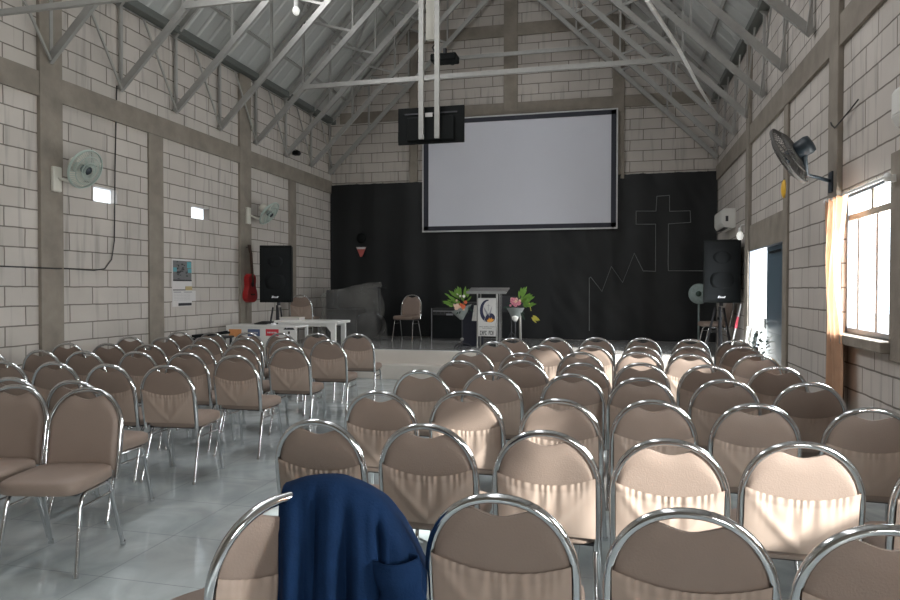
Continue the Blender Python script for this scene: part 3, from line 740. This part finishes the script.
# outline in (y,z)
def gout(k=1):
    R = []
    prof = [(1.26,0),(1.265,.07),(1.29,.13),(1.34,.168),(1.40,.172),(1.46,.150),(1.51,.122),(1.55,.112),(1.60,.122),(1.65,.128),(1.70,.115),(1.735,.075),(1.75,.03)]
    for z, w in prof: R.append((w*k, z))
    return R
o1 = gout(); lp = [(0, w+.01*(z-1.5), z) for w, z in o1]+[(0, -w+.01*(z-1.5), z) for w, z in o1[::-1]]
lp = lp[1:] if lp[0] == lp[-1] else lp
bd_ = MB().prism(lp[:-1], (.095,0,0)).build('body', M['red'], gt, bevel=.008)
gt.rotation_euler = (0,0,0)
MB().lathe([(.0,0),(.045,0),(.045,.003),(.0,.003)], 20, (.096,.0,1.57), Matrix.Rotation(PI/2,3,'Y')).build('sound_hole', M['ink'], bd_)
MB().box((.095,-.06,1.385),(.108,.06,1.41)).build('bridge', M['wood'], bd_)
MB().bar((.10,.0,1.60),(.085,-.035,2.10),.05,.022,up=(1,0,0)).build('neck', M['wood'], gt)
MB().prism([(.072,-.07,2.10),(.072,-.005,2.10),(.05,-.005,2.24),(.05,-.085,2.24)], (.018,0,0)).build('headstock', M['wood'], gt)
MB().tube([(.0,-.04,2.2),(.06,-.04,2.2)], .008, 6).build('strap_hook', M['dark'], gt)
cal = thing('calendar', 'paper wall calendar with teal and black picture on the left wall', 'calendar', (XL+.004,0,0))
MB().box((0,8.40,1.235),(.004,8.86,1.925)).build('backing_sheet', M['paper'], cal)
b = MB()
MB().box((.004,8.42,1.62),(.007,8.85,1.90)).build('picture', mat('print_mid_grey', (.15,.15,.15), .7), cal)
b = MB(); rr = random.Random(11)
for k in range(26):
    y = rr.uniform(8.47,8.78); z = rr.uniform(1.63,1.88); b.box((.007,y,z),(.0085,y+rr.uniform(.02,.07),z+rr.uniform(.008,.025)))
b.build('picture_lettering', M['ink'], cal)
for lo, hi in (((.007,8.42,1.74),(.009,8.50,1.80)),((.007,8.76,1.73),(.009,8.85,1.79)),((.007,8.74,1.80),(.0088,8.84,1.89))): MB().box(lo, hi).build('picture_patch', M['teal'], cal)
MB().box((.004,8.42,1.605),(.009,8.85,1.625)).box((.004,8.42,1.47),(.009,8.72,1.483)).build('rule_lines', M['ink'], cal)
MB().box((.004,8.41,1.31),(.007,8.95,1.465)).build('month_sheet', M['paper'], cal)
b = MB()
for r in range(5):
    for c in range(12): b.box((.007,8.44+c*.032,1.325+r*.022),(.0078,8.455+c*.032,1.331+r*.022))
b.box((.007,8.43,1.438),(.0085,8.60,1.452)).box((.007,8.66,1.438),(.0085,8.86,1.452))
b.build('day_numbers', M['ink_grey'], cal)
MB().box((.004,8.54,1.245),(.0065,8.85,1.285)).build('footer_lettering', M['ink'], cal)
MB().box((.007,8.70,1.47),(.010,8.86,1.53)).build('gold_patch', mat('print_gold', (.42,.33,.16), .6), cal)
tag(MB().tube([(XL+.02,7.31,4.06),(XL+.02,7.27,3.0),(XL+.02,7.25,2.1),(XL+.02,7.2,1.86),(XL+.02,7.08,1.74),(XL+.02,6.9,1.715),(XL+.02,6.5,1.725),(XL+.06,6.3,1.72),(XL+.02,5.6,1.725)], .0075, 6).build('wall_cable', M['cable']), 'black cable hanging down the left wall and running along a mortar joint', 'cable')
cc = thing('security_camera', 'tiny black security camera on the left wall near the back corner', 'camera', (XL+.04,12.07,4.13))
MB().box((0,-.06,-.035),(.12,.06,.05)).build('body', M['black'], cc, bevel=.01)
MB().tube([(.12,0,0),(.15,0,-.01)], .026, 10).build('lens', M['dark'], cc)
bn = thing('music_stand', 'dark folded stand lying on a low rack by the left wall', 'stand', (-5.90,8.98,0))
MB().bar((-.12,-.3,.80),(.1,.3,.82),.05,.035).bar((-.1,-.28,.785),(.12,.22,.84),.03,.03).build('folded_stand', M['black'], bn)
b = MB()
for x, y in ((-.15,-.3),(-.15,.32),(.12,-.3),(.12,.32)): b.box((x-.015,y-.015,0),(x+.015,y+.015,.76))
b.box((-.18,-.34,.74),(.15,.36,.77)).build('rack', M['dark'], bn)

# ------------------------------------------------------------------ white tables in front of the stage
t1 = thing('white_table', 'white table with coloured stickers on its front panel', 'table', (-5.37,9.62,0))
MB().box((-.60,-.16,.895),(.60,.30,.925)).build('tabletop', M['white'], t1, bevel=.005)
pts = [(-.60,0,.895),(-.60,0,.0),(-.54,0,0),(-.50,0,.42),(-.42,0,.60),(-.30,0,.66),(-.18,0,.60),(-.08,0,.40),(-.04,0,0),(.05,0,0),(.09,0,.40),(.19,0,.60),(.30,0,.66),(.42,0,.60),(.50,0,.42),(.54,0,0),(.60,0,0),(.60,0,.895)]
MB().prism([(x,-.125,z) for x,_,z in pts], (0,-.025,0)).build('front_panel', M['white'], t1)
for x in (-.58,.58): MB().box((x-.02,.24,0),(x+.02,.28,.895)).build('leg', M['white'], t1)
for nm, x0, x1, z0, z1, m in (('orange','-','-',0,0,0),): pass
def sticker(x0, x1, z0, z1, m, mark):
    s = MB().box((x0,-.152,z0),(x1,-.150,z1)).build('sticker', m, t1)
    b = MB()
    if mark:
        for k in range(6): b.box((x0+.03+k*(x1-x0-.06)/6,-.1535,(z0+z1)/2-.012),(x0+.03+(k+.7)*(x1-x0-.06)/6,-.152,(z0+z1)/2+.012))
        b.build('lettering', M['paper'], s)
sticker(-.55,-.33,.74,.86,M['st_orange'],False); sticker(-.22,-.01,.755,.865,M['st_blue'],True); sticker(.09,.31,.765,.87,M['st_red'],True)
b = MB().prism([(.39,-.152,.865),(.42,-.152,.90),(.45,-.152,.885),(.49,-.152,.915),(.52,-.152,.90),(.55,-.152,.905),(.58,-.152,.865)], (0,.002,0)).box((.47,-.152,.80),(.50,-.1505,.84))
b.build('emblem', M['ink'], t1)
t2 = thing('white_table', 'white table with braced legs between the stickered table and the stage', 'table', (-4.82,10.16,0))
MB().box((-.56,-.25,.945),(.56,.25,.985)).build('tabletop', M['white'], t2, bevel=.005)
MB().box((-.50,-.21,.895),(.50,-.19,.945)).box((-.50,.19,.895),(.50,.21,.945)).build('apron', M['white'], t2)
for x in (-.46,.46):
    for y in (-.2,.2):
        MB().box((x-.035,y-.03,0),(x+.035,y+.03,.945)).build('leg', M['white'], t2)
    MB().prism([(x-math.copysign(.03,x),-.225,.945),(x-math.copysign(.16,x),-.225,.945),(x-math.copysign(.03,x),-.225,.80)], (0,.03,0)).build('brace', M['white'], t2)
bx = thing('paper_box', 'flat cream cardboard box lying on the braced white table', 'box', (-5.14,10.08,.985))
MB().box((-.17,-.10,0),(.17,.10,.035)).build('tray', M['paper'], bx); MB().box((-.175,-.105,.035),(.175,.105,.05)).build('lid', M['ivory'], bx)
cbx = MB()
for k in range(5):
    cbx.tube([(-5.50+.1*math.cos(a+k)+.03*k, 9.70+.05*math.sin(a*1.0+k), .938+.008*k) for a in [i*.5 for i in range(14)]], .011, 6)
tag(cbx.build('coiled_cable', M['cable']), 'black cables coiled on top of the stickered table', 'cable')
ms = thing('pointing_device', 'small shiny white device at the end of the stickered table', 'device', (-5.22,9.60,.925))
MB().ball((0,0,.012), .04, 8, (1.3,.8,.6)).build('shell', M['logo'], ms); MB().box((-.003,-.03,.03),(.003,0,.037)).build('wheel', M['ink'], ms)

# ------------------------------------------------------------------ covered equipment on stage
eq = thing('equipment_rack', 'dark equipment under the clear plastic sheet on the stage', 'equipment', (-5.10,12.78,STAGE))
MB().box((-.55,-.25,0),(.10,.25,.62)).build('cabinet', M['case'], eq, bevel=.01)
MB().box((-.62,-.1,.62),(-.45,.1,1.0)).build('upright_case', M['case'], eq, bevel=.02)
MB().lathe([(.0,-.2),(.26,-.2),(.26,.2),(.0,.2)], 26, (.30,.0,.30), Matrix.Rotation(PI/2,3,'X')).build('drum', M['case'], eq)
MB().tube([(.5,.05,0),(.45,.05,1.05)], .015, 8).build('pole', M['dark'], eq)
MB().lathe([(.0,.02),(.2,.0),(.0,.03)], 22, (.42,.05,1.04)).build('cymbal', M['dark'], eq)
def sheet(u, v):
    a = u*2*PI; c, s_ = math.cos(a), math.sin(a); e = .55
    rx = .61+.035*math.sin(a*7); ry = .37+.02*math.sin(a*5+1)
    X = math.copysign(abs(c)**e, c); Y = math.copysign(abs(s_)**e, s_)
    if v < .62:
        k = v/.62; z = STAGE+.01+(1.0+.10*X*.5-.02+.04*math.sin(a*3))*k; fl = 1+.14*(1-k)-.10
        w = 1+(.05*math.sin(a*13+2*k)+.04*math.sin(a*21+k*3))*(1.1-k)
    else:
        k = (v-.62)/.38; z = STAGE+.01+(1.0+.10*X*.5-.02+.04*math.sin(a*3))+.06*math.sin(k*PI/2)*(1+.6*X)-.02*k+.02*math.sin(a*5)*(1-k); fl = .90*(1-k); w = 1+.03*math.sin(a*9)*(1-k)
        z = z*(1-k)+(STAGE+1.03+.02)*k if k > .0 else z
    p = Vector((-5.20+rx*X*fl*w, 12.78+ry*Y*fl*w, z))
    nz = noise.noise_vector(p*4.5); p.x += .07*nz.x; p.y += .07*nz.y; p.z += .035*nz.z*v
    if v > .35: p.z += .07*max(0, X)*(1-abs(v-.62)*1.6)
    return p
ob = MB().grid(sheet, 120, 40).build('plastic_sheet', M['plastic'])
tag(ob, 'translucent plastic sheet draped over equipment on the left of the stage', 'plastic sheet')

# ------------------------------------------------------------------ amplifier, lectern, flowers
am = thing('amplifier', 'black guitar amplifier cabinet left of the lectern', 'amplifier', (-3.25,13.25,STAGE))
MB().box((-.36,-.17,0),(.36,.17,.64)).build('cabinet', M['case'], am, bevel=.012)
MB().box((-.33,-.178,.04),(.33,-.17,.50)).build('grille_cloth', M['grille'], am)
MB().box((-.33,-.178,.575),(.33,-.17,.59)).build('control_strip', M['ink_grey'], am)
for k in range(7): MB().tube([(-.26+k*.085,-.17,.545),(-.26+k*.085,-.19,.545)], .012, 8).build('knob', M['dark'], am)
b = MB(); b.box((-.362,-.172,0),(-.35,-.166,.64)); b.build('edge_strip', M['ink_grey'], am)
MB().box((-.05,-.182,.50),(.09,-.178,.535)).build('badge', M['ink_grey'], am)
lc = thing('lectern', 'clear acrylic lectern with a crescent emblem sign on its front', 'lectern', (-2.13,11.40,STAGE)); lc.scale = (.95,.95,.94)
def tp_(u, v): return (-.36+.72*u, -.22+.40*v, 1.03+.09*v)
ttop = MB().grid(tp_, 1, 1, False).build('reading_top', M['acrylic'], lc); ttop.modifiers.new('thick','SOLIDIFY').thickness = .02
MB().bar((-.36,-.22,1.03),(.36,-.22,1.03),.02,.05).build('front_lip', M['acrylic'], lc)
for x in (-.175,.175):
    for y in (-.14,.14): MB().tube([(x,y,.03),(x,y,1.04)], .014, 8).build('post', M['steel'], lc)
MB().box((-.28,-.2,0),(.28,.22,.03)).build('base', M['acrylic'], lc, bevel=.005)
MB().box((.195,-.05,.03),(.225,.14,1.0)).build('side_panel', M['acrylic'], lc)
MB().box((-.12,.0,.55),(.14,.2,.57)).build('shelf', M['acrylic'], lc)
sg = MB().box((-.155,-.165,.24),(.16,-.150,.93)).build('sign', M['sign'], lc)
def arc(cx, cz, r, a0, a1, n=18): return [(cx+r*math.cos(math.radians(a0+(a1-a0)*i/n)), cz+r*math.sin(math.radians(a0+(a1-a0)*i/n))) for i in range(n+1)]
def flat(pts, y, m, nm): return MB().prism([(x,y,z) for x, z in pts], (0,-.002,0)).build(nm, m, sg)
e_out = [(.012+.138*math.cos(math.radians(t)), .70+.20*math.sin(math.radians(t))) for t in range(80, 330, 8)]
e_in = [(.035+.105*math.cos(math.radians(t)), .715+.165*math.sin(math.radians(t))) for t in range(325, 85, -8)]
flat(e_out+e_in, -.166, M['ink_navy'], 'crescent')
flat(arc(.065,.575,.085,0,350), -.167, M['ink_navy'], 'flame_disc')
flat([(.0,.53),(.02,.50),(.07,.49),(.12,.52),(.13,.56),(.10,.545),(.09,.585),(.065,.55),(.045,.58),(.03,.545)], -.1695, M['ink_orange'], 'flame')
flat([(-.045,.55),(.0,.62),(.02,.66),(-.06,.78),(-.04,.70),(-.02,.67),(-.01,.62),(-.05,.50),(-.02,.515)], -.1685, M['ink_grey'], 'dove_wing')
flat([(.02,.645),(.05,.67),(.10,.80),(.075,.66),(.055,.63),(.05,.60)], -.1685, M['ink_grey'], 'dove_wing')
flat([(.025,.70),(.033,.70),(.033,.79),(.055,.79),(.055,.798),(.033,.798),(.033,.825),(.025,.825),(.025,.798),(.003,.798),(.003,.79),(.025,.79)], -.168, M['ink_grey'], 'cross')
b = MB()
def words(z, h, x0, x1, nl, gap=None):
    st = (x1-x0)/nl
    for k in range(nl):
        if gap and k in gap: continue
        x = x0+k*st; v = k % 3
        b.box((x,-.1675,z),(x+st*.26,-.165,z+h))
        b.box((x,-.1675,z+h*.78),(x+st*.74,-.165,z+h)) if v != 1 else b.box((x+st*.48,-.1675,z),(x+st*.74,-.165,z+h))
        b.box((x,-.1675,z+(0 if v == 0 else h*.42)),(x+st*.74,-.165,z+(h*.2 if v == 0 else h*.6)))
words(.265,.075,-.12,.13,8,(4,)); words(.405,.014,-.14,.145,22,(6,14)); words(.38,.012,-.08,.09,14,(5,))
b.build('sign_lettering', M['ink'], sg)

def bouquet(label, loc, parts, wrap_dir, seed, low):
    t = thing('flower_arrangement', label, 'flowers', loc, group='flower arrangements beside the lectern')
    rr = random.Random(seed)
    for nm, m, n_, R_, c in parts:
        for k in range(n_):
            a = rr.uniform(0,2*PI); h = rr.uniform(-1,1); p = Vector(c)+Vector((R_*math.cos(a)*rr.random()**.5, R_*.7*math.sin(a)*rr.random()**.5-.02, R_*.8*h))
            mb = MB()
            if nm == 'leaf':
                d = (p-Vector((0,0,low+.25))).normalized(); d = (d+Vector((rr.uniform(-.4,.4),rr.uniform(-.3,.3),rr.uniform(-.1,.4)))).normalized(); L_ = rr.uniform(.09,.17)
                s_ = d.cross(Vector((0,1,0.2))).normalized()*L_*.13
                mb.add([p, p+d*L_*.35+s_, p+d*L_*.75+s_*.7, p+d*L_, p+d*L_*.75-s_*.7, p+d*L_*.35-s_], [(0,1,2,3),(0,3,4,5)])
            else:
                r = rr.uniform(.022,.042)
                for q_ in range(7):
                    b_ = 2*PI*q_/7; dv = Vector((math.cos(b_), -.5, math.sin(b_))).normalized(); sd = Vector((-math.sin(b_),0,math.cos(b_)))
                    mb.add([p, p+dv*r*.6+sd*r*.42, p+dv*r*1.15, p+dv*r*.6-sd*r*.42], [(0,1,2,3)])
                mb.ball(p+Vector((0,-.012,0)), r*.42, 5)
            mb.build(nm, m, t)
    return t
f1 = bouquet('flower arrangement of orange and cream blooms left of the lectern', (-2.58,11.34,STAGE),
  [('leaf',M['leaf'],34,.13,(-.03,0,.84)),('leaf',M['leaf'],20,.10,(-.11,0,.82)),('bloom',M['fl_orange'],7,.06,(.05,-.10,.76)),('bloom',M['fl_cream'],11,.10,(-.05,-.08,.76)),('bloom',M['fl_white'],3,.07,(.0,-.06,.90)),('leaf',M['darkleaf'],10,.10,(.0,0,.70))], 1, 5, .5)
MB().grid(lambda u, v: (-.01+(.03+.15*v)*math.cos(u*PI*2)*1.0, (.03+.10*v)*math.sin(u*PI*2), .50+.20*v+.07*v*math.cos(u*PI*2)), 24, 5).build('wrapping', M['cellophane'], f1)
MB().grid(lambda u, v: (-.01+(.028+.135*v)*math.cos(u*PI*2), (.028+.085*v)*math.sin(u*PI*2), .505+.17*v+.06*v*math.cos(u*PI*2)), 24, 4).build('liner', M['darkleaf'], f1)
MB().tube([(0,0,.02),(0,0,.52)], .012, 8).build('stand_pole', M['dark'], f1)
for k in range(3):
    a = 2*PI*k/3+.4; MB().tube([(0,0,.09),(.12*math.cos(a),.10*math.sin(a),.07),(.2*math.cos(a),.16*math.sin(a),.0)], .012, 6).build('stand_leg', M['dark'], f1)
MB().ball((.0,-.01,.16), .03, 8).build('clamp_knob', M['steel'], f1)
f2 = bouquet('flower arrangement of pink blooms and bright leaves right of the lectern', (-1.63,11.36,STAGE),
  [('bloom',M['fl_pink'],14,.09,(-.03,-.09,.80)),('bloom',M['fl_cream'],6,.08,(-.01,-.06,.88)),('leaf',M['leaf'],34,.09,(.12,0,.80)),('leaf',M['leaf'],7,.06,(.06,0,.92)),('leaf',M['leaf2'],4,.035,(.24,-.03,.58)),('leaf',M['darkleaf'],10,.10,(-.02,0,.70))], 1, 9, .5)
MB().grid(lambda u, v: ((.025+.13*v)*math.cos(u*PI*2)-.03, (.025+.10*v)*math.sin(u*PI*2), .47+.24*v), 24, 5).build('wrapping', M['cellophane'], f2)
MB().ball((-.03,-.03,.54), .055, 8).build('foam_ball', M['fl_white'], f2)
MB().grid(lambda u, v: ((.02+.115*v)*math.cos(u*PI*2)-.03, (.02+.085*v)*math.sin(u*PI*2), .50+.19*v), 24, 4).build('liner', M['darkleaf'], f2)
MB().tube([(-.03,0,.02),(-.03,0,.50)], .012, 8).build('stand_pole', M['dark'], f2)
MB().tube([(.06,0,.02),(.05,0,.60)], .02, 8).build('stand_pole', M['steel'], f2)
for k in range(3):
    a = 2*PI*k/3+.9; MB().tube([(-.03,0,.09),(-.03+.10*math.cos(a),.09*math.sin(a),.07),(-.03+.18*math.cos(a),.15*math.sin(a),.0)], .012, 6).build('stand_leg', M['dark'], f2)
MB().tube([(.24,-.02,.66),(.20,0,.80)], .006, 6).build('drooping_stem', M['leaf2'], f2)
bk = thing('dark_cabinet', 'dark navy covered cabinet standing behind the lectern on its left', 'cabinet', (-2.52,11.95,STAGE))
MB().box((-.18,-.16,.0),(.17,.16,.78)).build('body', mat('dark_navy_cover', (.014,.016,.028), .7), bk, bevel=.02)
MB().box((-.17,-.17,.74),(.16,.17,.79)).build('lid', M['case'], bk, bevel=.01)
wc = thing('cloth', 'white cloth hanging over the dark cabinet beside the lectern', 'cloth', (-2.42,11.745,STAGE))
MB().grid(lambda u, v: (-.075+.14*u+(.04*v*(1-u)), -.01+.008*math.sin(u*11)*(1-v), .46+.27*v), 14, 10).build('panel', M['fl_white'], wc)
MB().box((-.035,-.018,.725),(.068,.0,.737)).build('fold', M['fl_white'], wc)
st = thing('music_stand', 'dark music stand on the right behind the lectern', 'stand', (-1.86,12.2,STAGE))
MB().box((-.22,-.02,.60),(.22,.0,.90)).build('desk', M['dark'], st); MB().tube([(0,.02,.05),(0,.02,.7)], .012, 8).build('pole', M['dark'], st)
for k in range(3):
    a = 2*PI*k/3; MB().tube([(0,.02,.25),(.22*math.cos(a),.02+.22*math.sin(a),0)], .009, 6).build('leg', M['dark'], st)

# ------------------------------------------------------------------ light
w = bpy.data.worlds.new('World'); bpy.context.scene.world = w; w.use_nodes = True
bg = w.node_tree.nodes['Background']; bg.inputs[0].default_value = (.86,.93,1,1); bg.inputs[1].default_value = 6
def area(name, loc, direction, sx, sy, power, col=(1,1,1)):
    l = bpy.data.lights.new(name, 'AREA'); l.shape = 'RECTANGLE'; l.size = sx; l.size_y = sy; l.energy = power; l.color = col
    o = bpy.data.objects.new(name, l); C.objects.link(o); o.location = loc
    o.rotation_euler = Vector(direction).to_track_quat('-Z', 'Y').to_euler(); return o
area('ridge_fill', (XC-.3,4.5,RIDGE-.6), (.45,0,-1), 15, 1.4, 170, (.97,.98,1))  # added fill lamp under the ridge, brightens walls and floor
area('left_slope_fill', (XC-2.75,5.9,6.42), (1,0,-.5), 5.5, .7, 200, (.98,.98,1))  # added fill lamp below the left slope, lifts the right wall
area('window_light', (XR+.35,5.9,1.75), (-1,0,-.1), 1.3, 1.1, 120, (1,.98,.95))
area('window_light', (XR+.35,1.77,1.75), (-1,.1,-.1), 1.3, 1.1, 190, (1,.98,.95))
area('window_light', (XR+.30,-2.55,1.75), (-.4,1,-.1), 1.3, 1.1, 170, (1,.98,.95))  # lamp at the added window, aimed up the room at front chair backs
area('door_light', (XR+.35,10.1,1.2), (-1,-.05,-.1), 1.0, 2.0, 130, (.95,.98,1))
s = bpy.data.lights.new('sun', 'SUN'); s.energy = 21; s.angle = math.radians(2.5); s.color = (1,.96,.9)
so = bpy.data.objects.new('sun', s); C.objects.link(so); so.rotation_euler = Vector((-1,.6,-.55)).to_track_quat('-Z','Y').to_euler(); so.location = (6,-4,6)

# ------------------------------------------------------------------ camera
cam = bpy.data.cameras.new('camera'); cam.sensor_width = 36; cam.lens = 674.5/900*36; cam.clip_start = .05
co = bpy.data.objects.new('camera', cam); C.objects.link(co); co.location = (0,0,1.5)
co.rotation_euler = (Matrix.Rotation(.241787,3,'Z') @ Matrix.Rotation(PI/2-.0166227,3,'X') @ Matrix.Rotation(.0017,3,'Z')).to_euler()
sc = bpy.context.scene; sc.camera = co
sc.view_settings.view_transform = 'Standard'; sc.view_settings.exposure = .12
sc.cycles.max_bounces = 10; sc.cycles.diffuse_bounces = 6; sc.cycles.sample_clamp_indirect = 8
